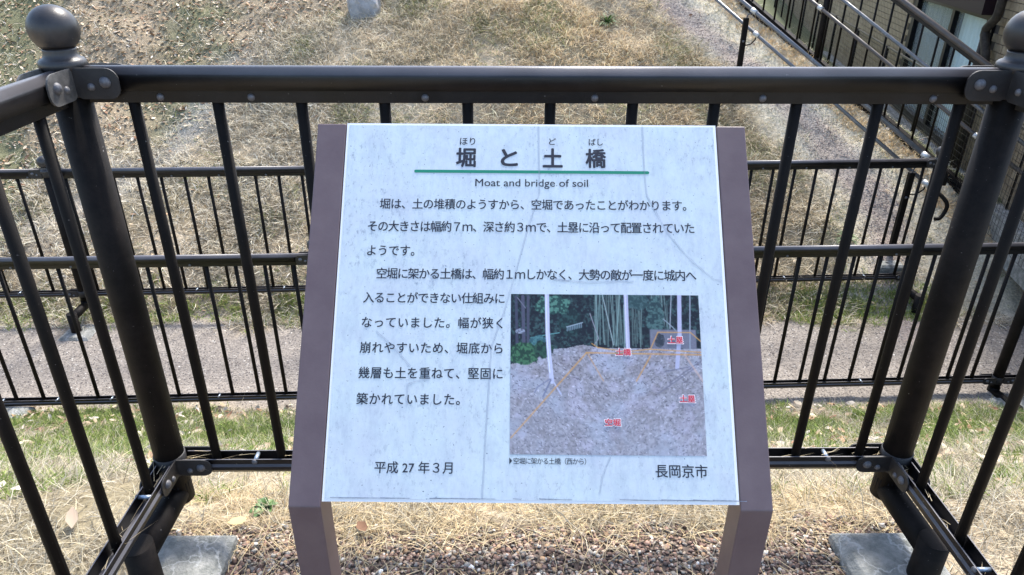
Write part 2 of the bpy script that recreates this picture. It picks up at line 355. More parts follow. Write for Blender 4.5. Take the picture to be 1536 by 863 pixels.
# green band low on the near slope
def w_g(x, y): return ss(2.1, 2.9, y+(fbm(x, y, .5, 43)-.5)*.9)*(1-ss(4.0, 4.2, y))*ss(.36, .56, fbm(x, y, .3, 41))+.75*ss(.46, .58, fbm(x, y, .35, 46))*ss(1.72, 1.9, y)*(1-.8*np.exp(-((x-.1)/.8)**2))
p = scatter(11500, -3.4, 3.9, 1.2, 4.2, w_g, .018, 9); n = len(p)
blades('green_grass', P3(p), RNG.uniform(.03, .085, n), RNG.uniform(.0025, .005, n), RNG.uniform(0, 6.28, n), RNG.uniform(.5, 1.35, n), RNG.uniform(.1, .8, n),
       vary([(.21, .29, .065), (.29, .36, .10), (.13, .19, .05), (.45, .43, .19)], [4, 3, 3, 1.5], n, .25), label='fresh green grass low on the slope before the gravel path', category='grass')
# hill beyond the far fence
def w_h(x, y):
    pa, pb = path_w(x, y)
    gp_ = np.exp(-((x-np.interp(y, [6.4, 6.85, 7.7, 8.5], [-4.4, -3.9, -3.3, -3.05]))/.26)**2)*(y < 8.7)
    return np.clip((.2+.8*ss(.35, .65, fbm(x, y, .5, 51)))*(1-.93*left_w(x, y))*(1-.7*gp_)*(1-.93*side_w(x, y))*(1-pa)*(1-pb), 0, 1)
p = scatter(29000, -6, 5.2, 5.35, 11.0, w_h, .035, 7); n = len(p)
gk = ss(.52, .68, fbm(p[:, 0], p[:, 1], .7, 54)); mound = np.exp(-((p[:, 0]-.9)/2.1)**2)
cs = vary([(.70, .63, .48), (.55, .49, .38), (.85, .79, .64), (.26, .21, .15), (.66, .62, .53)], [4, 3, 3, 3, 3], n, .22)
gold = vary([(.88, .70, .46), (.76, .60, .38), (.34, .25, .16), (.86, .75, .55)], [3, 3, 2, 3], n, .22); grn = vary([(.21, .25, .10), (.30, .31, .15)], [1, 1], n)
cs = cs*(1-mound[:, None]*.9)+gold*mound[:, None]*.9
gsel = RNG.random(n) < gk*.38; cs[gsel] = grn[gsel]
blades('hill_grass', P3(p), RNG.uniform(.07, .19, n), RNG.uniform(.003, .0065, n), RNG.uniform(0, 6.28, n), RNG.uniform(.1, 1.0, n), RNG.uniform(.1, 1., n),
       cs, label='tawny winter grass covering the mound beyond the fences', category='dry grass')
# short pale turf beside the right path and sparse tufts in the hollow and on path edges
def w_s(x, y):
    pa, pb = path_w(x, y); return np.clip(side_w(x, y)*.8*(1-pb)*(1-pa)+left_w(x, y)*.35*ss(.4, .6, fbm(x, y, .4, 58)), 0, 1)
p = scatter(16000, -6, 5.6, 5.3, 11.0, w_s, .02, 3); n = len(p)
cs = vary([(.64, .58, .42), (.56, .52, .36), (.74, .66, .48), (.34, .36, .18)], [4, 3, 2, 1.5], n)
lg = (p[:, 0] < -.8) & (RNG.random(n) < .5); cs[lg] = vary([(.17, .22, .09), (.24, .27, .13)], [1, 1], n)[lg]
blades('short_turf', P3(p), RNG.uniform(.015, .05, n), RNG.uniform(.003, .006, n), RNG.uniform(0, 6.28, n), RNG.uniform(.2, 1.2, n), RNG.uniform(.1, .8, n),
       cs, label='short pale turf beside the climbing gravel path', category='grass')
# green tufts at the foot of the far fence
def w_f(x, y): return np.exp(-((y-5.62)/.16)**2)*(ss(.45, .6, fbm(x, y, .35, 61))*.8+np.exp(-((x-3.05)/.35)**2)+np.exp(-((x+1.9)/1.2)**2)*.25)
p = scatter(1500, -5, 4.3, 5.2, 6.1, w_f, .02, 9); n = len(p)
blades('fence_foot_grass', P3(p), RNG.uniform(.04, .11, n), RNG.uniform(.003, .006, n), RNG.uniform(0, 6.28, n), RNG.uniform(.5, 1.35, n), RNG.uniform(.1, .8, n),
       vary([(.20, .30, .06), (.28, .36, .09), (.40, .38, .16)], [4, 3, 2], n), label='green grass tufts along the foot of the far fence', category='grass')
def w_gs(x, y): s = (x-FA[0])*FD[1] - (y-FA[1])*FD[0]; return ss(-.42, -.30, s)*(1-ss(-.12, -.02, s))*ss(5.4, 5.9, y)
p = scatter(1600, 1.5, 6.5, 5.3, 11, w_gs, .03, 6); n = len(p)
blades('golden_grass', P3(p), RNG.uniform(.04, .11, n), RNG.uniform(.003, .006, n), RNG.uniform(0, 6.28, n), RNG.uniform(.2, 1.1, n), RNG.uniform(.1, .8, n),
       vary([(.76, .58, .34), (.64, .48, .28), (.50, .40, .25)], [3, 3, 2], n), label='golden grass strip between the pipe handrail and the tall fence', category='dry grass')
# grass strip behind the tall fence
def w_b(x, y): s = (x-FA[0])*FD[1] - (y-FA[1])*FD[0]; return ss(.3, .5, s)*(1-ss(2.5, 2.8, s))
p = scatter(4500, 1.5, 11, 6.3, 18, w_b, .03, 6); n = len(p)
blades('strip_grass', P3(p), RNG.uniform(.03, .09, n), RNG.uniform(.004, .008, n), RNG.uniform(0, 6.28, n), RNG.uniform(.3, 1.3, n), RNG.uniform(.1, .8, n),
       vary([(.17, .24, .08), (.24, .30, .11), (.36, .34, .18)], [4, 3, 2], n), label='green strip of grass between the tall fence and the brick building', category='grass')

p = scatter(300, -1.0, 1.2, 1.30, 1.62, lambda x, y: .15+ss(.5, .7, fbm(x, y, .3, 36))*np.exp(-((x+.15)/.35)**2)+.3*ss(1.5, 1.6, y), .02, 3); n = len(p)
blades('loose_straw', P3(p, .012), RNG.uniform(.05, .12, n), RNG.uniform(.0013, .0024, n), RNG.uniform(0, 6.28, n), RNG.uniform(-.02, .35, n), RNG.uniform(.1, .6, n),
       vary([(.66, .52, .30), (.55, .46, .30)], [1, 1], n), label='loose straw stalks lying across the reddish gravel', category='dry grass')
def pebbles(name, p, size, flat, cols, label, ico=True, dz=0.):
    n = len(p)
    if ico:
        t = (1+5**.5)/2; B = np.array([(-1,t,0),(1,t,0),(-1,-t,0),(1,-t,0),(0,-1,t),(0,1,t),(0,-1,-t),(0,1,-t),(t,0,-1),(t,0,1),(-t,0,-1),(-t,0,1)])/1.9
        F = np.array([(0,11,5),(0,5,1),(0,1,7),(0,7,10),(0,10,11),(1,5,9),(5,11,4),(11,10,2),(10,7,6),(7,1,8),(3,9,4),(3,4,2),(3,2,6),(3,6,8),(3,8,9),(4,9,5),(2,4,11),(6,2,10),(8,6,7),(9,8,1)])
    else:
        B = np.array([(1,0,0),(0,1,0),(-1,0,0),(0,-1,0),(0,0,1),(0,0,-1)], float); F = np.array([(0,1,4),(1,2,4),(2,3,4),(3,0,4),(1,0,5),(2,1,5),(3,2,5),(0,3,5)])
    sc = size[:, None, None]*np.stack([RNG.uniform(.7, 1.3, n), RNG.uniform(.7, 1.3, n), RNG.uniform(.6, 1, n)*flat], -1)[:, None, :]
    v = B[None]*(1+RNG.normal(0, .13, (n, len(B), 1)))*sc
    a = RNG.uniform(0, 6.28, n); ca, sa = np.cos(a)[:, None], np.sin(a)[:, None]
    v = np.stack([v[..., 0]*ca-v[..., 1]*sa, v[..., 0]*sa+v[..., 1]*ca, v[..., 2]+v[..., 0]*RNG.normal(0, .25, (n, 1))], -1)
    v += P3(p, dz)[:, None, :]
    lo = ((np.arange(n)*len(B))[:, None, None]+F[None]).ravel()
    me = npmesh(name, v.reshape(-1, 3), lo, np.full(n*len(F), 3), M_PEB, np.repeat(cols, len(B), 0), ico)
    return inst(name, me, label=label, category='gravel', kind='stuff')
p = scatter(14000, -1.03, 1.24, 1.18, 1.66, lambda x, y: 1-ss(1.56, 1.64, y+(fbm(x, y, .2, 70)-.5)*.12)); n = len(p)
pebbles('gravel', p, RNG.uniform(.0030, .0062, n)+.0045*RNG.random(n)**4, .8, vary([(.24,.155,.12),(.16,.11,.09),(.36,.28,.22),(.27,.25,.22),(.13,.125,.12),(.66,.62,.55),(.42,.28,.17)], [6,4,5,3,1.2,.9,1.6], n, .3),
        'reddish brown gravel under the information sign', dz=.004)
p = scatter(26000, -5, 5.2, 3.95, 5.75, lambda x, y: np.clip(path_w(x, y)[0]+.03, 0, 1)); n = len(p)
pebbles('path_gravel', p, RNG.uniform(.004, .009, n), .6, vary([(.24,.215,.195),(.19,.17,.155),(.12,.105,.10),(.60,.56,.50),(.32,.285,.25)], [4,4,3,1.2,2.5], n), 'grey gravel of the level path between the two lower fences', False)
p = scatter(9000, 1, 5, 5.3, 10.5, lambda x, y: path_w(x, y)[1]); n = len(p)
pebbles('climbing_path_gravel', p, RNG.uniform(.005, .010, n), .5, vary([(.36,.28,.245),(.26,.20,.18),(.58,.50,.44),(.42,.34,.30)], [4,3,1.2,2], n), 'purplish gravel of the narrow path climbing on the right', False)

def leaf_verts(n, size):
    t = np.array([(-1,0,.0),(-.3,.42,.12),(.45,.36,.1),(1,0,.18),(.45,-.36,.14),(-.3,-.42,.1),(0,0,-.03)])
    v = t[None]*size[:, None, None]*np.stack([np.ones(n), RNG.uniform(.6, 1.2, n), RNG.uniform(-1.5, 2.5, n)], -1)[:, None, :]
    a, b, e = RNG.uniform(0, 6.28, n), RNG.normal(0, .35, n), RNG.normal(0, .35, n)
    v[..., 2] += v[..., 0]*b[:, None]+v[..., 1]*e[:, None]
    ca, sa = np.cos(a)[:, None], np.sin(a)[:, None]
    return np.stack([v[..., 0]*ca-v[..., 1]*sa, v[..., 0]*sa+v[..., 1]*ca, v[..., 2]], -1)
LF = np.array([(0,6,1),(1,6,2),(2,6,3),(3,6,4),(4,6,5),(5,6,0)])
LCOL = [(.50,.38,.25),(.36,.23,.14),(.62,.52,.38),(.27,.15,.09),(.56,.50,.42)]
def leaves(name, p, size, label, dz):
    n = len(p); v = leaf_verts(n, size)+P3(p, dz)[:, None, :]
    lo = ((np.arange(n)*7)[:, None, None]+LF[None]).ravel()
    inst(name, npmesh(name, v.reshape(-1, 3), lo, np.full(n*6, 3), M_LEAF, np.repeat(vary(LCOL, [4,3,2,2,2], n), 7, 0)), label=label, category='leaf litter', kind='stuff')
p = scatter(1100, -3.4, 3.9, 1.8, 4.2, lambda x, y: (.12+ss(2.2, 3.0, y))*ss(.35, .6, fbm(x, y, .4, 81))); leaves('leaf_litter', p, RNG.uniform(.014, .038, len(p)), 'brown and tan dead leaves lying in the grass below the near railing', .03)
p = scatter(8000, -6.5, -.3, 5.8, 11, lambda x, y: left_w(x, y)*.9+.05); leaves('hollow_leaf_litter', p, RNG.uniform(.013, .033, len(p)), 'pale dead leaves strewn over the hollow at upper left', .012)
p = scatter(500, -5, 5, 5.3, 10, lambda x, y: .5+0*x); leaves('hill_leaf_litter', p, RNG.uniform(.012, .028, len(p)), 'scattered dead leaves on the grassy mound', .03)

# individually visible leaves
def one_leaf(x, y, s, col, label, rz=0., dz=.03):
    v = leaf_verts(1, np.array([s]))[0]
    me = npmesh('fallen_leaf', v, LF.ravel(), np.full(6, 3), M_LEAF, np.repeat(np.array([col]), 7, 0), True)
    z = float(H(np.array([x]), np.array([y]))[0])
    return inst('fallen_leaf', me, loc=(x, y, z+dz), label=label, category='leaf', group='large fallen leaves near the railing')
one_leaf(1.80, 1.80, .034, (.20, .09, .04), 'dark reddish brown curled leaf on the straw right of the right-hand railing')
one_leaf(-1.30, 1.62, .04, (.36, .28, .21), 'big pale grey-brown leaf outside the left-hand railing at lower left')
one_leaf(-1.20, 1.88, .04, (.40, .34, .28), 'long dull leaf in the straw behind the left-hand lower rail')
one_leaf(-.80, 1.61, .030, (.62, .5, .25), 'yellow leaf lying at the rear edge of the left concrete footing')
one_leaf(-.42, 1.58, .030, (.20, .11, .065), 'reddish brown leaf beside the left leg of the sign')
one_leaf(.85, 2.95, .035, (.6, .5, .42), 'pinkish tan leaf in the green grass right of the sign')

# rocks and weed
def rock(x, y, sx, sy, sz, label, seed):
    import bmesh
    bm = bmesh.new(); bmesh.ops.create_icosphere(bm, subdivisions=3, radius=1); rg = np.random.default_rng(seed)
    for v in bm.verts:
        c0 = v.co.copy(); k = max(abs(c0.x), abs(c0.y), abs(c0.z)); c0 = c0.lerp(c0/k*.8, .7)
        nz = float(vn(c0.x*2+seed, c0.y*2+c0.z*1.5, .8, seed))-.5; c0 *= 1+nz*.35; v.co = Vector((c0.x*sx, c0.y*sy, c0.z*sz))
    me = bpy.data.meshes.new('rock'); bm.to_mesh(me); bm.free(); me.materials.append(M_ROCK)
    z = float(H(np.array([x]), np.array([y]))[0])
    inst('rock', me, loc=(x, y, z+sz*.2), label=label, category='rock', group='stones set in the grassy slope')
rock(-1.62, 9.05, .21, .16, .20, 'flat-topped grey stone at the top edge left of the mound', 3)
rock(.72, 9.42, .13, .13, .17, 'small grey stone at the very top edge on the mound crest', 5)
def weed(x, y, s, label, nl=13, wf=1.):
    root = empty('weed', (x, y, float(H(np.array([x]), np.array([y]))[0])), label=label, cat='weed')
    for k in range(nl):
        a = k*2.4+random.random()*.4; L = s*random.uniform(.7, 1.1); e = random.uniform(.25, 1.1); mb = MB(); vs = []
        for i, (t, wd) in enumerate(((0, .12), (.35, .2), (.7, .17), (1, .01))):
            h = L*t*math.sin(e)-L*t*t*.45; r = L*t*math.cos(e); w_ = L*wd*wf
            for sg in (-1, 0, 1): vs.append((r*math.cos(a)-sg*w_*math.sin(a), r*math.sin(a)+sg*w_*math.cos(a), h+abs(sg)*w_*.35+.01))
        mb.add(vs, [(i*3+j, i*3+j+1, i*3+j+4, i*3+j+3) for i in range(3) for j in range(2)], True); mb.build('leaf', M_WEED, root)
M_WEED = mat('weed_green', (.07, .15, .04), .5, 0, (.13, .22, .06), 40)
weed(-.745, 1.70, .062, 'small green rosette weed in the straw by the left railing post')
weed(-1.72, 5.75, .07, 'little green weed at the foot of the far fence on the left')

weed(1.22, 8.72, .22, 'dark green weed clump high on the mound, above the top rail', 60, .22)
weed(2.02, 8.12, .17, 'green weed clump on the right shoulder of the mound', 50, .22)
weed(3.28, 6.22, .15, 'bright green weed clump behind the right end of the farther fence', 60, .22)
# ---------------------------------------------------------------- railings
CAPP = [(-.0240, -.050), (-.0250, -.030), (-.0250, -.021), (-.0240, -.0175), (-.0225, -.0150), (-.0100, -.0030), (-.0070, -.0010), (-.0035, 0)]
CAPP = CAPP + [(-y_, z_) for y_, z_ in CAPP[::-1]]
TOPP = CAPP + [(.0135, -.052), (.0135, -.078), (-.0135, -.078), (-.0135, -.052)]
BOTP = [(-.021, .046), (-.021, .030), (-.027, .024), (-.027, .013), (-.021, .004), (-.019, 0), (.019, 0), (.021, .004), (.027, .013), (.027, .024), (.021, .030), (.021, .046),
        (.018, .046), (.018, .006), (-.018, .006), (-.018, .046)]
def rivet_mesh(name, r, h):
    return MB().lathe([(0.0001, h), (r*.45, h*.9), (r*.8, h*.6), (r, h*.15), (r, -.002)], seg=14, axis='y').mesh(name, M_BOLT)
RV_S, RV_M, RV_L = rivet_mesh('rivet_small', .0062, .004), rivet_mesh('rivet_medium', .0085, .006), rivet_mesh('rivet_large', .0125, .009)
BALU = {}
def bal_mesh(h):
    if h not in BALU: BALU[h] = MB().tube([(0, 0, 0), (0, 0, h)], .0128, 12).mesh('baluster', M_BAL)
    return BALU[h]
def plate_mesh(side, low):
    """bracket side plate with one rounded end, x away from the post, at y = side*.029"""
    pts = []; x0, x1, z0, z1 = .028, .128, -.032, .034
    pts += [(x0, z0+.008), (x0+.014, z0)]
    rr_ = .026
    for a in range(-90, 1, 15): pts.append((x1-rr_+rr_*math.cos(R(a)), z0+rr_+rr_*math.sin(R(a))))
    for a in range(0, 91, 15): pts.append((x1-rr_+rr_*math.cos(R(a)), z1-rr_+rr_*math.sin(R(a))))
    pts += [(x0, z1)]
    if low: pts = [(x, z*.85+.002) for x, z in pts]
    n = len(pts); y0, y1 = (-.0315, -.0275) if side < 0 else (.0275, .0315)
    vs = [(x, y0, z) for x, z in pts]+[(x, y1, z) for x, z in pts]
    mb = MB().add(vs, [tuple(range(n)), tuple(range(n, 2*n))[::-1]]+[(i, (i+1) % n, n+(i+1) % n, n+i) for i in range(n)])
    return mb.mesh('bracket_plate', M_PLATE)
PLT = {(s, l): plate_mesh(s, l) for s in (-1, 1) for l in (0, 1)}
def bracket(root, x, y, z, ang, low, weathered=False):
    """two plates riveted to a rail end; ang = direction of the rail leaving the post"""
    Mx = Matrix.Translation((x, y, z)) @ Matrix.Rotation(ang, 4, 'Z')
    for s in (-1, 1):
        me = PLT[(s, low)]
        if weathered: me = me.copy(); me.materials[0] = M_PLATE_OLD
        o = inst('bracket_plate', me, root, M=Mx)
        for (rx, rz, rm) in ((.098, .004, RV_L), (.066, -.006, RV_M)):
            m2 = Matrix.Translation((rx, s*.0315, rz))
            if s > 0: m2 = m2 @ Matrix.Rotation(math.pi, 4, 'Z')
            inst('bolt', rm, o, M=m2)
def panel(root, ox, oy, ang, x0, x1, bx, zt, zb, rivets, brivets, up):
    """one railing bay: top rail, bottom channel and balusters in a local frame at (ox,oy) turned by ang"""
    Mx = Matrix.Translation((ox, oy, 0)) @ Matrix.Rotation(ang, 4, 'Z')
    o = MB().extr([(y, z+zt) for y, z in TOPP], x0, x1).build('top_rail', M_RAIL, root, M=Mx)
    me = o.data
    for pl in me.polygons:
        if abs(pl.normal.x) < .5 and pl.center.z > zt-.05: pl.use_smooth = True
    for r in rivets: inst('rivet', RV_M, o, M=Matrix.Translation((r, -.0135, zt-.066)))
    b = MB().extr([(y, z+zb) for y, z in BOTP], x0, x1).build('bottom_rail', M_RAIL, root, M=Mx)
    for r in brivets:
        inst('rivet', RV_M, b, M=Matrix.Translation((r, -.021, zb+.038)))
        if up: inst('spacer', SPC, b, M=Matrix.Translation((r, 0, zb+.038)))
    bm_ = bal_mesh(round(zt-.07-zb-.006, 4))
    for x in bx: inst('baluster', bm_, root, M=Mx @ Matrix.Translation((x, 0, zb+.006)))
SPC = MB().tube([(0, -.018, 0), (0, .018, 0)], .006, 10).mesh('spacer', M_ZINC)
def post_mesh(r, z0, z1): return MB().tube([(0, 0, z0), (0, 0, z1)], r, 28).mesh('post', M_POST)
def cap_mesh(z):
    pr = [(.043, -.004), (.047, -.002), (.0485, .006), (.0475, .013), (.043, .018), (.036, .021), (.0335, .028), (.033, .036), (.0325, .042)]
    for k in range(0, 13):
        a = -50+k*140/12; pr.append((max(.0505*math.cos(R(a)), .0001), .0785+.0495*math.sin(R(a))))
    return MB().lathe([(r_, z_+z) for r_, z_ in pr], seg=36).mesh('ball_cap', M_CAP)
def elbow_mesh(z, dy, zfoot):
    mb = MB().tube([(0, 0, z+.04), (0, 0, z-.028)], .040, 24)
    mb.tube([(0, .0, z), (0, -dy*.3, z), (0, -dy, z)], .036, 24); mb.tube([(0, -dy, z+.042), (0, -dy, zfoot)], .039, 24); return mb.mesh('offset_foot', M_POST)

ZT, ZB = 1.322, .189
near = empty('metal_railing', (0, 1.62, 0), label='nearest dark brown metal railing with ball-capped posts enclosing the information sign', cat='railing')
XL, XR = -.957, 1.153
pm = post_mesh(.040, .09, 1.318); cmn = cap_mesh(1.318); em = elbow_mesh(.105, .25, -.12)
for x in (XL, XR):
    for y in (0, -2.1):
        po = inst('post', pm, near, loc=(x, y, 0)); inst('ball_cap', cmn, po); 
        if y == 0: inst('offset_foot', em, po)
        else: inst('offset_foot', em, po, M=Matrix.Rotation(math.pi, 4, 'Z'))
panel(near, 0, 0, 0, XL+.045, XR-.045, [-.822+.1864*i for i in range(11)], ZT, ZB,
      [-.755, -.555, -.170, .208, .585, .97], [-.708, .943, .2], True)
sp = [.135+.1864*i for i in range(10)]
panel(near, XL, 0, -math.pi/2, .045, 2.055, sp, ZT-.004, ZB, [.21+.373*i for i in range(5)], [.16+.5*i for i in range(4)], True)
panel(near, XR, 0, -math.pi/2, .045, 2.055, sp, ZT-.004, ZB, [.21+.373*i for i in range(5)], [.42+.5*i for i in range(4)], True)
n = 80; k_ = RNG.integers(0, 2, n); cxs = np.where(k_ == 0, XL, XR); sg = np.where(k_ == 0, 1, -1)
al = RNG.random(n)**1.6*.5; along = RNG.random(n) < .5
p = np.column_stack([cxs+sg*np.where(along, .04+al*.7, RNG.normal(0, .012, n)), 1.62+np.where(along, RNG.normal(0, .010, n), -.04-al), np.full(n, ZB+.02)+RNG.uniform(0, .03, n)])
blades('straw_scraps', p, RNG.uniform(.03, .09, n), RNG.uniform(.0010, .0020, n), np.where(along, 0, 1.57)+RNG.normal(0, .5, n), RNG.uniform(-.05, .35, n), RNG.uniform(.05, .25, n), vary([(.6, .5, .32), (.35, .28, .18)], [2, 1], n), kink=.12,
       label='wind-blown straw scraps caught in the bottom channel of the near railing', category='dry grass')
ZC, ZD = ZT-.035, ZB+.022
for (x, s) in ((XL, 1), (XR, -1)):
    a0 = 0 if s > 0 else math.pi
    bracket(near, x, 0, ZC, a0, 0); bracket(near, x, 0, ZD, a0, 1)
    bracket(near, x, 0, ZC, -math.pi/2, 0, weathered=(s > 0)); bracket(near, x, 0, ZD, -math.pi/2, 1, weathered=False)
    for y in (-2.1,): bracket(near, x, y, ZC, math.pi/2, 0); bracket(near, x, y, ZD, math.pi/2, 1)
    for zz in (ZC, ZD):
        MB().lathe([(.0405, -.03), (.0435, -.029), (.0435, .031), (.0405, .032)], (x, 0, zz), 28).build('bracket_band', M_PLATE, near)

def footing(x, y, z, s, h, label, grp='concrete footings of the railings'):
    mb = MB(); t = s/2; b = t+.022
    vs = [(-b,-b,-h),(b,-b,-h),(b,b,-h),(-b,b,-h),(-b,-b,-.022),(b,-b,-.022),(b,b,-.022),(-b,b,-.022),(-t,-t,0),(t,-t,0),(t,t,0),(-t,t,0)]
    fs = [(0,3,2,1),(8,9,10,11)]+[(i,(i+1)%4,4+(i+1)%4,4+i) for i in range(4)]+[(4+i,4+(i+1)%4,8+(i+1)%4,8+i) for i in range(4)]
    mb.add(vs, fs); o = mb.build('concrete_footing', M_CONC, None, loc=(x, y, z), label=label, cat='footing', group=grp)
    md = o.modifiers.new('bevel', 'BEVEL'); md.width = .004; md.segments = 2; return o
footing(XL+.058, 1.435, .012, .19, .2, 'concrete footing under the near left railing post, edge of the gravel')
footing(XR-.04, 1.405, .012, .235, .2, 'grey concrete footing under the near right railing post, edge of the gravel')

def low_fence(Yf, ang, zoff, posts, bays, phase, label, x0, name='metal_fence', foot=True, dy=.25):
    """posts: list of x; bays: list of (xa, xb); local frame along x"""
    rt = empty(name, (0, Yf, zoff), ang, label=label, cat='fence')
    pm2 = post_mesh(.036, .09, 1.30); cm2 = CM2; e2 = elbow_mesh(.105, dy, -.15)
    for x in posts:
        po = inst('post', pm2, rt, loc=(x, 0, 0)); inst('ball_cap', cm2, po)
        if foot: inst('offset_foot', e2, po)
        for zz in (ZT-.035, ZB+.022):
            MB().lathe([(.037, -.028), (.0395, -.027), (.0395, .029), (.037, .03)], (x, 0, zz), 20).build('bracket_band', M_PLATE, rt)
    for (xa, xb) in bays:
        bx = [phase+.1864*i for i in range(-40, 41)]; bx = [x for x in bx if xa+.06 < x < xb-.06]
        panel(rt, 0, 0, 0, xa+.04, xb-.04, bx, ZT, ZB, [x+.09 for x in bx[::2]], [x+.09 for x in bx[::2]], True)
        for (x, a) in ((xa, 0), (xb, math.pi)):
            bracket(rt, x, 0, ZT-.035, a, 0); bracket(rt, x, 0, ZB+.022, a, 1)
    return rt
CM2 = cap_mesh(1.30)
low_fence(4.255, .034, -1.617, [-3.66, -1.2, 1.25, 3.70], [(-5.8, -3.66), (-3.66, -1.2), (-1.2, 1.25), (1.25, 3.70), (3.70, 5.6)], -1.725, 'middle dark metal fence crossing below the sign, nearer of the two lower fences', 0)
low_fence(5.665, .042, -1.467, [-3.62, -1.25, 1.22, 3.72], [(-5.9, -3.62), (-3.62, -1.25), (-1.25, 1.22), (1.22, 3.72)], -1.812, 'farther dark metal fence beyond the gravel path, with a ball-capped post at left', 0)
for (x, y, lb) in ((-3.42, 4.0, 'worn concrete footing at the left end below the middle fence'), (3.72, 4.15, 'concrete footing at the right end below the middle fence'), (-3.58, 5.27, 'pale concrete footing under the far fence post at left')):
    footing(x, y, float(H(np.array([x]), np.array([y]), False)[0])+.02, .22, .25, lb)

# ---------------------------------------------------------------- information sign
EL = 0.86342821
sign = empty('information_sign', (0.04463, 0.96852, 0), -.0202911, label='white information sign on moat and soil bridge, tilted between two brown posts', cat='sign')
ZCn = 1.08266
UY = Vector((0, math.cos(EL), math.sin(EL))); UN = Vector((0, -math.sin(EL), math.cos(EL))); PC = Vector((0, 0, ZCn))
def pw(u, v, n=0): return PC + Vector((u, 0, 0)) + UY*v + UN*n
fb, ft = pw(0, -.3065), pw(0, .2962); th = .05
bt = ft - UN*th; yb = fb.y+th; k = (yb-bt.y)/(-UY.y); zb_ = bt.z - UY.z*k
prof = [(fb.y, -.2), (fb.y, fb.z), (ft.y, ft.z), (bt.y, bt.z), (yb, zb_), (yb, -.2)]
for s in (-1, 1):
    x0, x1 = (-.3500, -.3030) if s < 0 else (.3030, .3500)
    o = MB().extr(prof, x0, x1).build('frame_post', M_SIGN, sign)
    md = o.modifiers.new('bevel', 'BEVEL'); md.width = .0018; md.segments = 2
PM = Matrix(((1, 0, 0, PC.x), (0, UY.y, UN.y, PC.y), (0, UY.z, UN.z, PC.z), (0, 0, 0, 1)))
bd = MB().box((-.3015, -.2985, -.006), (.3015, .2970, 0)).build('panel_rim', mat('white_panel_rim', (.82, .84, .86), .35), sign, M=PM)
pl = MB().add([(-.2975, -.2945, .0006), (.2975, -.2945, .0006), (.2975, .2935, .0006), (-.2975, .2935, .0006)], [(0, 1, 2, 3)])
pl = MB().box((-.2975, -.2945, -.001), (.2975, .2935, .0007)).build('panel', M_PANEL, sign, M=PM)
MB().box((-.285, -.27, -.03), (.285, -.22, -.0065)).box((-.285, .22, -.03), (.285, .27, -.0065)).build('back_rail', M_SIGN, sign, M=PM)

def text_mesh(s, em, bold, spacing, nb=5):
    cu = bpy.data.curves.new('t', 'FONT'); cu.body = s; cu.size = em; cu.space_character = spacing; cu.resolution_u = 3; cu.fill_mode = 'BOTH'
    o = bpy.data.objects.new('t', cu); COL.objects.link(o); dg = bpy.context.evaluated_depsgraph_get(); dg.update()
    me = bpy.data.meshes.new_from_object(o.evaluated_get(dg)); bpy.data.objects.remove(o); bpy.data.curves.remove(cu)
    if bold:
        V0 = np.array([v.co[:] for v in me.vertices]); F0_ = [tuple(p_.vertices) for p_ in me.polygons]; r_ = bold*em; vs = []; fs = []
        for k_ in range(nb):
            a_ = 2*math.pi*k_/nb+.4; n_ = len(vs); vs += [tuple(q_) for q_ in V0+np.array([r_*math.cos(a_), r_*math.sin(a_), 0])]; fs += [tuple(i_+n_ for i_ in f_) for f_ in F0_]
        me = bpy.data.meshes.new('lettering'); me.from_pydata(vs, [], fs)
    return me
def put_text(name, s, x0, x1, y0, y1, em=None, offset=.006, m=None, lift=.0012, label=None, keep_height=True, pad=0., M=None, nb=5):
    co = lambda me: np.array([v.co[:] for v in me.vertices])
    sp_ = 1.0
    if em and len(s) > 1:
        a = np.ptp(co(text_mesh(s, em, 0, 1.0))[:, 0]); b = np.ptp(co(text_mesh(s, em, 0, 1.3))[:, 0])
        sp_ = max(.6, min(2.2, 1+.3*((x1-x0)-a)/(b-a+1e-9)))
    me = text_mesh(s, em or .02, offset, sp_, nb); c_ = co(me); mn, mxx = c_.min(0), c_.max(0)
    sx = (x1-x0)/(mxx[0]-mn[0]); sy = (y1-y0)/(mxx[1]-mn[1]) if keep_height else sx
    if em: sy = 1 if keep_height == 'em' else sy
    cx, cy = (mn[0]+mxx[0])/2, (mn[1]+mxx[1])/2
    c_[:, 0] = (c_[:, 0]-cx)*sx+(x0+x1)/2; c_[:, 1] = (c_[:, 1]-cy)*sy+(y0+y1)/2; c_[:, 2] = lift + np.repeat(np.arange(nb)*2e-6, len(c_)//nb) if offset else lift
    me.vertices.foreach_set('co', c_.astype(np.float32).ravel()); me.materials.clear(); me.materials.append(m or M_INK); me.update()
    return inst(name, me, pl if M is None else M, label=label)
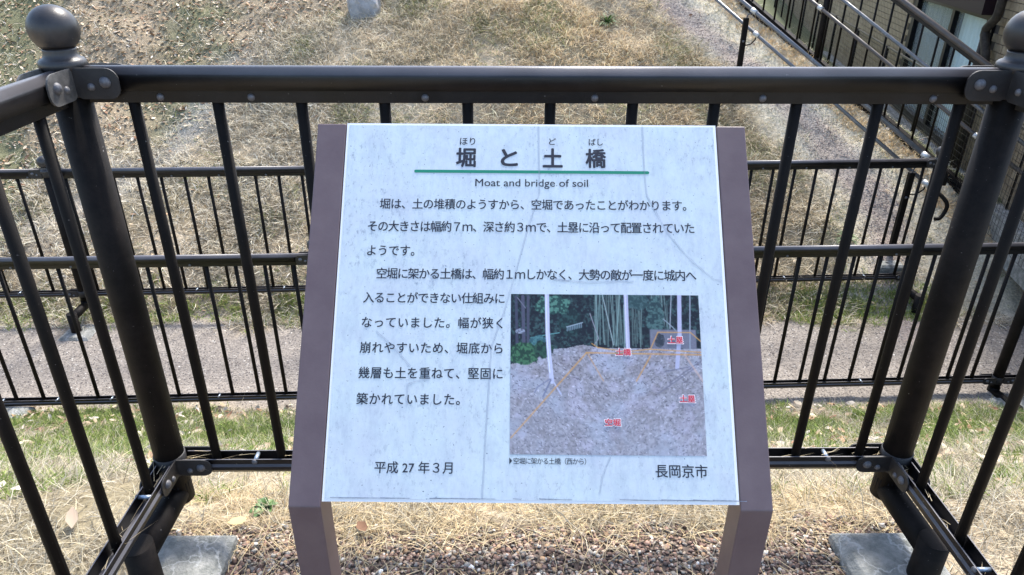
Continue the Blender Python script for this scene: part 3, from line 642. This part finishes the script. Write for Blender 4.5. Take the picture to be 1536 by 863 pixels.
TX = [('ほり', -.1160, -.0910, .2594, .2722, None, .006), ('ど', .0290, .0405, .2605, .2722, None, .006), ('ばし', .0937, .1165, .2598, .2718, None, .006),
      ('堀', -.1217, -.0893, .2205, .2545, None, .016), ('と', -.0493, -.0213, .2227, .2529, None, .016), ('土', .0187, .0511, .2209, .2546, None, .016), ('橋', .0878, .1213, .2205, .2542, None, .016),
      ('Moat and bridge of soil', -.0895, .0914, .1840, .2008, None, .004),
      ('堀は、土の堆積のようすから、空堀であったことがわかります。', -.2408, .2469, .1485, .1665, .0180, .008),
      ('その大きさは幅約７ｍ、深さ約３ｍで、土塁に沿って配置されていた', -.2578, .2577, .1108, .1290, .0180, .008),
      ('ようです。', -.2567, -.1824, .0712, .0880, .0180, .008),
      ('空堀に架かる土橋は、幅約１ｍしかなく、大勢の敵が一度に城内へ', -.2400, .2568, .0338, .0518, .0180, .008),
      ('入ることができない仕組みに', -.2587, -.0404, -.0046, .0130, .0180, .008),
      ('なっていました。幅が狭く', -.2585, -.0430, -.0434, -.0258, .0180, .008),
      ('崩れやすいため、堀底から', -.2593, -.0426, -.0824, -.0648, .0180, .008),
      ('幾層も土を重ねて、堅固に', -.2590, -.0421, -.1208, -.1032, .0180, .008),
      ('築かれていました。', -.2598, -.1054, -.1596, -.1420, .0180, .008),
      ('平成 27 年３月', -.2276, -.1136, -.2585, -.2412, .0180, .006),
      ('空堀に架かる土橋（西から）', -.0248, .0813, -.2440, -.2345, .0095, .002),
      ('長岡京市', .1821, .2579, -.2612, -.2424, .0195, .006)]
for (s, x0, x1, y0, y1, em_, off) in TX:
    put_text('lettering', s, x0, x1, y0, y1, em_, {.016: .028, .008: .011, .006: .009}.get(off, off))
MB().add([(-.0309, -.2440, .0012), (-.0309, -.2345, .0012), (-.0268, -.2392, .0012)], [(0, 2, 1)]).build('arrow_mark', M_INK, pl)
r_ = .0025; pts = []
for a in range(90, 271, 15): pts.append((-.1858+r_*math.cos(R(a)), .2132+r_*math.sin(R(a)), .0012))
for a in range(-90, 91, 15): pts.append((.1876+r_*math.cos(R(a)), .2132+r_*math.sin(R(a)), .0012))
MB().add(pts, [tuple(range(len(pts)))]).build('title_underline', M_GREEN, pl)

# the printed photograph: a fine coloured grid
def printed_photo():
    W_, H_ = 340, 284; u = (np.arange(W_)+.5)/W_; v = (np.arange(H_)+.5)/H_; U, Vv = np.meshgrid(u, v)   # v down
    A = lambda c_: np.array(srgb(*c_))[None, None, :]
    x_, y_ = U*281, Vv*240
    n_a, n_b, n_c = fbm(x_, y_, 9, 101), fbm(x_, y_, 3, 105), fbm(x_, y_, 30, 109)
    img = mixc(A((136, 134, 140)), A((174, 172, 182)), ss(.2, .8, n_b)); img = mixc(img, A((84, 80, 96)), ss(.56, .66, fbm(x_+n_b*6, (y_+x_*.35*np.sign(x_-140))*2.0, 7, 113))*.16); img = mixc(img, A((196, 192, 214)), ss(.52, .75, fbm(x_*1.2, y_, 14, 137))*.45); img = mixc(img, A((122, 112, 112)), ss(.5, .7, fbm(x_, y_, 16, 117))*.3)
    img = mixc(img, A((176, 186, 205)), ss(.45, .8, n_c)*.5)
    rg2 = np.random.default_rng(9)
    for k_ in range(2200):
        cx_, cy_ = rg2.uniform(0, 281), rg2.uniform(75, 240); an = rg2.normal(.5 if cx_ > 150 else -.5, .6) + math.pi*(cx_ > 150)*0
        ln = rg2.uniform(.6, 3.2); i0, i1 = int(max(cx_/281*W_-6, 0)), int(cx_/281*W_+6); j0, j1 = int(max(cy_/240*H_-6, 0)), int(cy_/240*H_+6)
        sx_, sy_ = x_[j0:j1, i0:i1]-cx_, y_[j0:j1, i0:i1]-cy_; a1, b1 = sx_*math.cos(an)-sy_*math.sin(an), sx_*math.sin(an)+sy_*math.cos(an)
        m_ = ss(1.1, .5, np.hypot(a1/ln, b1/.75))*rg2.uniform(.35, .9)
        img[j0:j1, i0:i1] = mixc(img[j0:j1, i0:i1], A((80, 74, 88)) if rg2.random() < .75 else A((214, 212, 228)), m_)
    edge = np.interp(U, [0, .14, .2, .3, .38, .43, .5, .7, .76, .9, 1], [.45, .41, .36, .345, .325, .335, .345, .345, .345, .345, .345])
    wood = (Vv < edge+(n_a-.5)*.008)
    dk = mixc(A((24, 30, 38)), A((58, 84, 84)), ss(.42, .7, n_b)); dk = mixc(dk, A((14, 16, 26)), ss(.45, .6, n_a)*.6)
    img = np.where(wood[..., None], dk, img)
    def dist(ax, ay, bx, by):
        px, py = x_-ax, y_-ay; dx, dy = bx-ax, by-ay; t_ = np.clip((px*dx+py*dy)/(dx*dx+dy*dy), 0, 1); return np.hypot(px-t_*dx, py-t_*dy)
    def line(pts_, wd, c_, al=1.):
        nonlocal img
        for (a_, b_) in zip(pts_[:-1], pts_[1:]): img = mixc(img, A(c_), ss(wd/2+.5, wd/2-.4, dist(*a_, *b_))*al)
    def blob(cx, cy, rx, ry, c_, c2):
        nonlocal img
        d_ = ((x_-cx)/rx)**2+((y_-cy)/ry)**2 + (n_a-.5)*1.6; img = mixc(img, mixc(A(c_), A(c2), ss(.4, .65, n_b)), ss(1.1, .85, d_))
    blob(90, 44, 18, 22, (22, 40, 42), (44, 74, 72)); blob(62, 18, 26, 16, (34, 66, 62), (88, 136, 120))
    line([(30, 68), (60, 62), (72, 60)], 1.4, (96, 150, 150)); blob(42, 74, 16, 11, (52, 92, 100), (80, 128, 130))
    [line([(84+k_*2.6, 51-k_*.7), (84+k_*2.6, 57-k_*.7)], 1.3, (138, 160, 176), .7) for k_ in range(9)]; line([(83, 51), (107, 44)], 1.1, (176, 196, 208), .8)
    for (a_, b_, w2, c_) in ((18, 20, 5, (84, 84, 104)), (26, 26, 4, (78, 80, 98)), (8, 10, 4, (70, 72, 92))): line([(a_, 4), (b_, 82)], w2, c_, .85)
    blob(20, 92, 30, 18, (30, 62, 46), (70, 118, 82)); blob(48, 84, 14, 15, (22, 44, 38), (48, 84, 66))
    line([(10, 6), (22, 22)], 1.5, (110, 112, 128)); blob(14, 58, 7, 4, (150, 160, 180), (90, 95, 110))
    rg = np.random.default_rng(5)
    for k_ in range(46):
        x0_ = rg.uniform(122, 196) if k_ < 34 else rg.uniform(206, 250); y1_ = rg.uniform(74, 82) if x0_ < 200 else rg.uniform(45, 70); y0_ = 0 if rg.random() < .7 else rg.uniform(10, 30)
        g_ = rg.uniform(.7, 1.15); line([(x0_, y0_), (x0_+rg.normal(0, 3), y1_)], rg.uniform(.8, 1.7), tuple(int(c_*g_) for c_ in (116, 140, 138)), .8)
    line([(137, 0), (152, 78)], 1.3, (150, 168, 170)); line([(118, 30), (130, 68), (124, 78)], 1.1, (150, 150, 160)); line([(210, 22), (240, 50), (248, 60)], 1.3, (140, 155, 165))
    blob(186, 10, 20, 14, (44, 70, 72), (70, 98, 100)); blob(215, 35, 14, 30, (40, 62, 66), (78, 110, 108))
    img = mixc(img, mixc(A((140, 140, 158)), A((112, 114, 130)), n_b), (ss(0, 2, x_-205)*ss(0, 2, 275-x_)*ss(0, 2, y_-53)*ss(0, 2, 84-y_))*.8)
    blob(220, 70, 7, 12, (50, 56, 66), (80, 86, 96))
    # pale trunks
    line([(54, 0), (55, 60), (57, 92), (61, 134)], 6.2, (196, 200, 226)); line([(52.5, 0), (54, 70), (58, 120)], 1.2, (226, 230, 246))
    line([(60, 130), (48, 156)], 2.2, (118, 124, 150)); line([(58, 130), (40, 142), (36, 150)], 1.8, (130, 134, 158)); line([(61, 130), (74, 152)], 2.2, (186, 190, 216))
    line([(172, 0), (173, 82)], 6, (186, 188, 214)); line([(171, 0), (172, 82)], 1.2, (214, 216, 236))
    line([(252, 0), (250, 60), (244, 112)], 6, (182, 184, 212)); line([(268, 0), (264, 88)], 1.6, (150, 158, 172)); line([(240, 0), (236, 52)], 1.4, (150, 160, 170))
    for (p0_, p1_) in (((232, 134), (281, 100)), ((215, 150), (270, 112)), ((225, 118), (262, 110))): line([p0_, p1_], 1.6, (112, 112, 132), .8)
    # orange outlines
    OR = (206, 156, 86)
    line([(2, 216), (112, 90), (281, 92)], 2.2, OR, .75); line([(128, 82), (170, 88), (205, 84), (281, 88)], 1.6, OR, .8); line([(120, 76), (130, 83)], 1.4, OR, .7)
    line([(114, 92), (136, 132)], 2, OR, .5); line([(206, 94), (184, 132)], 2, OR, .75); line([(206, 84), (218, 58), (266, 58), (281, 72)], 1.5, OR, .8); line([(256, 92), (281, 132)], 2.6, (206, 178, 166), .6)
    img = img*(.93+.14*RNG.random(img.shape[:2]))[..., None]
    # white bloom over the lower part of the print
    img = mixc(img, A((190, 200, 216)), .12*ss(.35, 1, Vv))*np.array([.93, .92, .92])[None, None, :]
    x0p, x1p, yt, yb2 = -.0305, .2583, .0111, -.2300
    gx = np.linspace(x0p, x1p, W_); gy = np.linspace(yt, yb2, H_); GX, GY = np.meshgrid(gx, gy)
    Vp = np.stack([GX, GY, np.full_like(GX, .0011)], -1).reshape(-1, 3); ix = np.arange(W_*H_).reshape(H_, W_)
    qd = np.stack([ix[:-1, :-1], ix[1:, :-1], ix[1:, 1:], ix[:-1, 1:]], -1).reshape(-1, 4)
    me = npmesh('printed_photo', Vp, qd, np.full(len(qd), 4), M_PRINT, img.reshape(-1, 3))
    return inst('printed_photo', me, pl)
printed_photo()
sx = (.2583+.0305)/281; sy = (.0111+.2300)/240
for (s, px, py) in (('土橋', 166, 88.5), ('土塁', 243.5, 69.5), ('土塁', 257, 157.5), ('空堀', 148, 193)):
    cx, cy = -.0305+px*sx, .0111-py*sy; hw, hh = .0116, .0054
    put_text('lettering', s, cx-hw-.0012, cx+hw+.0012, cy-hh-.0012, cy+hh+.0012, None, .055, M_WHITE, .0016, nb=8)
    put_text('lettering', s, cx-hw, cx+hw, cy-hh, cy+hh, None, .026, M_RED, .0021)

# wrinkles in the protective film
M_WR = mat('film_wrinkle_edge', (.26, .30, .38), .4); M_WR2 = mat('film_wrinkle_ridge', (.58, .66, .73), .25)
def ribbon(mb, pts, w0, z, off=0.):
    P_ = np.array(pts, float); t_ = np.linspace(0, 1, len(P_)); tt = np.linspace(0, 1, len(P_)*7)
    xx = np.interp(tt, t_, P_[:, 0])+(fbm(tt*9, P_[0, 0]*50+0*tt, 1, 3)-.5)*.0028; yy = np.interp(tt, t_, P_[:, 1])
    d_ = np.stack([np.gradient(xx), np.gradient(yy)], -1); d_ /= np.linalg.norm(d_, axis=1)[:, None]+1e-9; n_ = np.stack([-d_[:, 1], d_[:, 0]], -1)
    c_ = np.stack([xx, yy], -1)+n_*off; w_ = w0*(.6+.8*vn(tt*20, tt*0+off*999, 1, 7))[:, None]/2
    a_, b_ = c_-n_*w_, c_+n_*w_; m_ = len(tt)
    mb.add([(*q_, z) for q_ in a_]+[(*q_, z) for q_ in b_], [(i, i+1, m_+i+1, m_+i) for i in range(m_-1)])
e_, r2 = MB(), MB()
for pts in ([(.0123, .2935), (.0122, .1773), (-.0068, .11), (-.0411, -.019), (-.0598, -.0707), (-.0665, -.2095), (-.0699, -.294)],
            [(.1815, .2935), (.1823, .2243), (.1848, .173), (.2141, .1118), (.2438, .0737), (.2833, .0364), (.2975, .034)],
            [(-.2363, -.0485), (-.2087, -.0719), (-.1821, -.1022)], [(.0349, .0344), (.087, .0300), (.16, .0322)], [(.060, .0325), (.0349, .036)],
            [(-.0598, -.0707), (-.078, -.064)], [(-.185, -.128), (-.184, -.160)], [(-.184, -.130), (-.170, -.124), (-.152, -.121)], [(.118, -.229), (.104, -.262), (.100, -.285)], [(-.155, .040), (-.150, .024)]):
    ribbon(r2, pts, .0011, .00105); ribbon(e_, pts, .00034, .00155, .0008); ribbon(e_, pts, .00026, .00155, -.0007)
r2.build('film_wrinkle', M_WR2, pl); e_.build('film_wrinkle', M_WR, pl)
b_ = MB()
for k in range(26):
    x = random.uniform(-.29, .29); ribbon(b_, [(x, -.2930+random.uniform(-.0005, .0012)), (x+random.uniform(.01, .05), -.2932)], .0009, .00155)
b_.build('dirty_edge', M_WR, pl)

# ---------------------------------------------------------------- handrail with two pipes on the right
hr = empty('handrail', (3.66, 6.08, -1.22), label='double pipe handrail on black posts climbing beside the gravel path', cat='handrail')
off = Vector((3.66, 6.08, -1.22))
bas = [Vector((3.66, 6.08, -1.22)), Vector((2.545, 7.83, -.12))]; stp = bas[1]-bas[0]; bas += [bas[1]+stp]
Dv = [Vector((3.755, 6.10, -.205)), Vector((2.615, 7.83, .815))]; Ev = [Vector((3.805, 6.06, -.450)), Vector((2.675, 7.826, .585))]
for i, b0 in enumerate(bas):
    l0 = b0-off; t_ = .87
    o = MB().box((-.026, -.022, -.12), (.026, .022, t_)).build('post', M_BAL, hr, loc=l0); md = o.modifiers.new('bevel', 'BEVEL'); md.width = .004
    inst('bolt', RV_L, o, loc=(-.005, -.022, .64))
    d_ = (Dv[0]+(Dv[1]-Dv[0])*i)-b0; e0 = (Ev[0]+(Ev[1]-Ev[0])*i)-b0
    MB().tube([(0, 0, t_-.03), (.01, 0, t_+.03), (d_.x*.6, d_.y*.6, d_.z-.02), tuple(d_)], .007, 8).build('bracket_arm', M_BOLT, o)
    MB().tube([(0, 0, e0.z-.11), (e0.x*.6, e0.y*.6, e0.z-.10), (e0.x*.95, e0.y, e0.z-.05), tuple(e0)], .007, 8).build('bracket_arm', M_BAL, o)
    ax = (Dv[1]-Dv[0]).normalized()
    for cc in (d_, e0): MB().tube([cc-ax*.035, cc+ax*.035], .0255, 16).build('collar', M_COLLAR, o)
for (a_, b0) in ((Dv, 0), (Ev, 1)):
    ax = (a_[1]-a_[0]); n_ = ax.normalized()
    MB().tube([a_[0]-off-n_*.10, a_[0]-off+ax*2.2], .0205 if b0 == 0 else .0175, 16).build('rail_pipe', M_PIPE, hr)
e1 = Ev[0]-off-(Ev[1]-Ev[0]).normalized()*.10; d1 = Dv[0]-off-(Dv[1]-Dv[0]).normalized()*.10
MB().tube(spline([d1, d1+Vector((.05, -.06, -.03)), d1+Vector((.075, -.09, -.10)), d1+Vector((.075, -.09, -.17))]), .021, 14).build('end_bend', M_BAL, hr)
MB().tube(spline([e1, e1+Vector((.045, -.05, -.03)), e1+Vector((.085, -.09, -.09)), e1+Vector((.085, -.09, -.16)), e1+Vector((.05, -.10, -.215)), e1+Vector((.005, -.10, -.225))]), .0175, 14).build('end_hook', M_BAL, hr)
footing(3.62, 6.02, float(H(np.array([3.62]), np.array([6.02]), False)[0])+.03, .2, .2, 'small concrete base of the lowest handrail post')

# ---------------------------------------------------------------- tall fence climbing in front of the building
tf = empty('tall_fence', (4.188, 7.454, -.359), label='tall climbing dark fence with brown top rail before the brick building', cat='fence')
SL = .515; D3 = Vector((-.556, .831, SL)); N3 = Vector((-.831, -.556, 0))
fp = lambda s, h, n=0.: D3*s + Vector((0, 0, h)) + N3*n
S0, S1 = -2.9, 3.4
def barx(s0, s1, h, n, w_, hh):   # sloping box bar
    a_, b0 = fp(s0, h), fp(s1, h); vs = []
    for P_ in (a_, b0):
        for (dn, dz) in ((-w_, -hh), (w_, -hh), (w_, hh), (-w_, hh)): vs.append(P_+N3*(n+dn)+Vector((0, 0, dz)))
    return vs, [(0,1,2,3),(7,6,5,4),(0,4,5,1),(1,5,6,2),(2,6,7,3),(3,7,4,0)]
M_TOPB = metal_paint('brown_top_rail_paint', (.08, .067, .06), (.13, .11, .10), .36)
MB().tube([fp(S0, 1.165), fp(S1, 1.165)], .028, 16).build('top_rail', M_TOPB, tf)
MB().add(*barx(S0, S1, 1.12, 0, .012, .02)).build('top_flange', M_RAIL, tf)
MB().add(*barx(S0, S1, .05, .0, .035, .035)).add(*barx(S0, S1, .0, .0, .075, .03)).build('bottom_rail', M_BAL, tf)
for h, r__ in ((.83, .019), (.60, .0185)):
    o = MB().tube([fp(S0, h, .10), fp(S1, h, .10)], r__, 14).build('rail_pipe', M_PIPE if h > .7 else M_TOPB, tf)
bm_ = MB().tube([(0, 0, 0), (0, 0, 1.04)], .0115, 10).mesh('baluster', M_BAL)
k = 0
s = S0+.08
posts_s = (-2.76, -.837, 1.09, 3.02)
while s < S1:
    if min(abs(s-q_) for q_ in posts_s) > .05: inst('baluster', bm_, tf, loc=fp(s, .08))
    s += .1752
for q_ in posts_s:
    o = MB().tube([(0, 0, -.2), (0, 0, 1.16)], .034, 18).build('post', M_POST, tf, loc=fp(q_, 0))
    for h in (.60,):
        MB().tube([N3*.10-D3.normalized()*.03+Vector((0, 0, h)), N3*.10+D3.normalized()*.03+Vector((0, 0, h))], .026, 14).build('collar', M_COLLAR, o)
        MB().tube([N3*.02+Vector((0, 0, h-.06)), N3*.08+Vector((0, 0, h-.06)), N3*.10+Vector((0, 0, h-.01))], .007, 8).build('bracket_arm', M_BAL, o)

# ---------------------------------------------------------------- building
HB = R(13); WD = Vector((math.sin(HB), math.cos(HB), 0)); WN = Vector((-math.cos(HB), math.sin(HB), 0))   # WN faces the viewer
ZW = -.90
bl = empty('brick_building', (5.399, 8.527, ZW), math.pi/2-HB, label='building with brown brick-tiled wall and large dark-framed sliding window', cat='building')
# local frame: x along the wall away from the camera, y>0 toward the viewer, z up from the wall foot
WZ = 3.0; S_A, S_B = -5.0, 24.0; WX0, WX1, WZ0, WZ1 = -.56, 2.36, .12, 1.66
wl = MB()
for a_, b0 in (((S_A, -2.5, -.3), (WX0, -.012, WZ)), ((WX1, -2.5, -.3), (S_B, -.012, WZ)), ((WX0, -2.5, WZ1), (WX1, -.012, WZ)), ((WX0, -2.5, -.3), (WX1, -.012, WZ0)), ((WX0, -2.5, WZ0), (WX1, -.9, WZ1))): wl.box(a_, b0)
wl = wl.build('wall', M_JOINT, bl)
bw, bh, jt = .215, .083, .007
BR = MB().box((0, -.014, 0), (bw-jt, .004, bh-jt)).mesh('brick', M_BRICK)
near_b, far_b = [], MB()
row = 0; z = .004
while z < WZ-.02:
    x = S_A + (bw/2 if row % 2 else 0)
    while x < S_B-bw:
        inwin = x+bw > WX0-.01 and x < WX1+.01 and z+bh > WZ0-.01 and z < WZ1+.01
        if not inwin:
            vis = (-1.55 < x < -.56 and .25 < z < 1.75) or (2.3 < x < 5.0 and .05 < z < 1.75)
            if vis and len(near_b) < 300: near_b.append((x, z))
            else: far_b.box((x, -.014, z), (x+bw-jt, random.uniform(.001, .006), z+bh-jt))
        x += bw
    z += bh; row += 1
for (x, z) in near_b: inst('brick', BR, wl, loc=(x, random.uniform(-.002, .002), z))
far_b.build('brick_courses', M_BRICK, wl, kind='stuff')
MB().box((S_A-.1, -2.6, WZ+.001), (S_B+.1, .25, WZ+.2)).build('roof_edge', M_LINT, bl)
fr = MB()
for a_, b0 in (((WX0, -.10, WZ0), (WX0+.20, .02, WZ1)), ((WX1-.13, -.10, WZ0), (WX1, .02, WZ1)), ((WX0+.2, -.10, WZ0), (WX1-.13, .02, WZ0+.07)), ((WX0+.2, -.10, WZ1-.06), (WX1-.13, .02, WZ1)), ((.71, -.08, WZ0+.07), (.80, .01, WZ1-.06))): fr.box(a_, b0)
win = empty('window_unused') if False else fr.build('window', M_FRAME, bl)
MB().box((WX0+.2, -.050, WZ0+.07), (.71, -.046, WZ1-.06)).build('pane', M_GLASS, win)
MB().box((.80, -.050, WZ0+.07), (WX1-.13, -.046, WZ1-.06)).build('pane', M_GLASS, win)
def curtain(x0, x1, m, nm):
    mb = MB(); n = int((x1-x0)/.02); vs = []
    for i in range(n+1):
        x = x0+(x1-x0)*i/n; y = -.12+.012*math.sin(x*46)+.006*math.sin(x*17)
        vs += [(x, y, WZ0+.07), (x, y, WZ1-.06)]
    mb.add(vs, [(2*i, 2*i+2, 2*i+3, 2*i+1) for i in range(n)], True)
    mb.add([(v[0], v[1]-.004, v[2]) for v in vs], [(2*i, 2*i+2, 2*i+3, 2*i+1) for i in range(n)], True); return mb.build(nm, m, win)
curtain(WX0+.2, .72, M_CURT, 'curtain'); curtain(.79, WX1-.13, M_CURT2, 'curtain')
MB().box((WX0-.02, .002, WZ1+.01), (1.35, .17, WZ1+.36)).build('shutter_box', M_LINT, bl)
dp = MB(); dx = -.80
dp.tube([(dx, .09, WZ), (dx, .09, 1.72), (dx+.02, .09, 1.66), (dx+.17, .10, 1.54), (dx+.17, .10, 1.48), (dx+.02, .09, 1.30), (dx, .09, 1.24), (dx, .09, -.1)], .045, 14)
dp.build('drainpipe', M_DOWN, bl)
MB().tube([(dx+.19, .08, 1.50), (dx+.19, .08, -.1)], .045, 14).build('drainpipe', M_DOWN, bl)
MB().box((S_A, .012, -.3), (S_B, .16, .07)).build('wall_kerb', M_CONC, bl)

# ---------------------------------------------------------------- wire mesh fence in front of the wall
mf = empty('wire_mesh_fence', (5.399, 8.527, ZW), math.pi/2-HB, label='low black wire mesh fence standing close to the brick wall', cat='fence')
yy = .42; F0, F1, FH = -4.0, 15.0, 1.0
x = F0
while x <= F1+.01:
    MB().tube([(x, yy, -.1), (x, yy, FH+.03)], .024, 10).build('post', M_BAL, mf); x += 1.9
wm = MB()
x = F0
while x < F1: wm.box((x, yy-.0012, .06), (x+.0024, yy+.0012, FH)); x += .06
z = .06
while z < FH+.01: wm.box((F0, yy+.0013, z), (F1, yy+.0035, z+.0024)); z += .06
wm.build('wire_mesh', M_WIRE, mf, kind='stuff')
MB().box((F0, yy-.01, FH+.003), (F1, yy+.01, FH+.023)).build('top_wire', M_WIRE, mf)
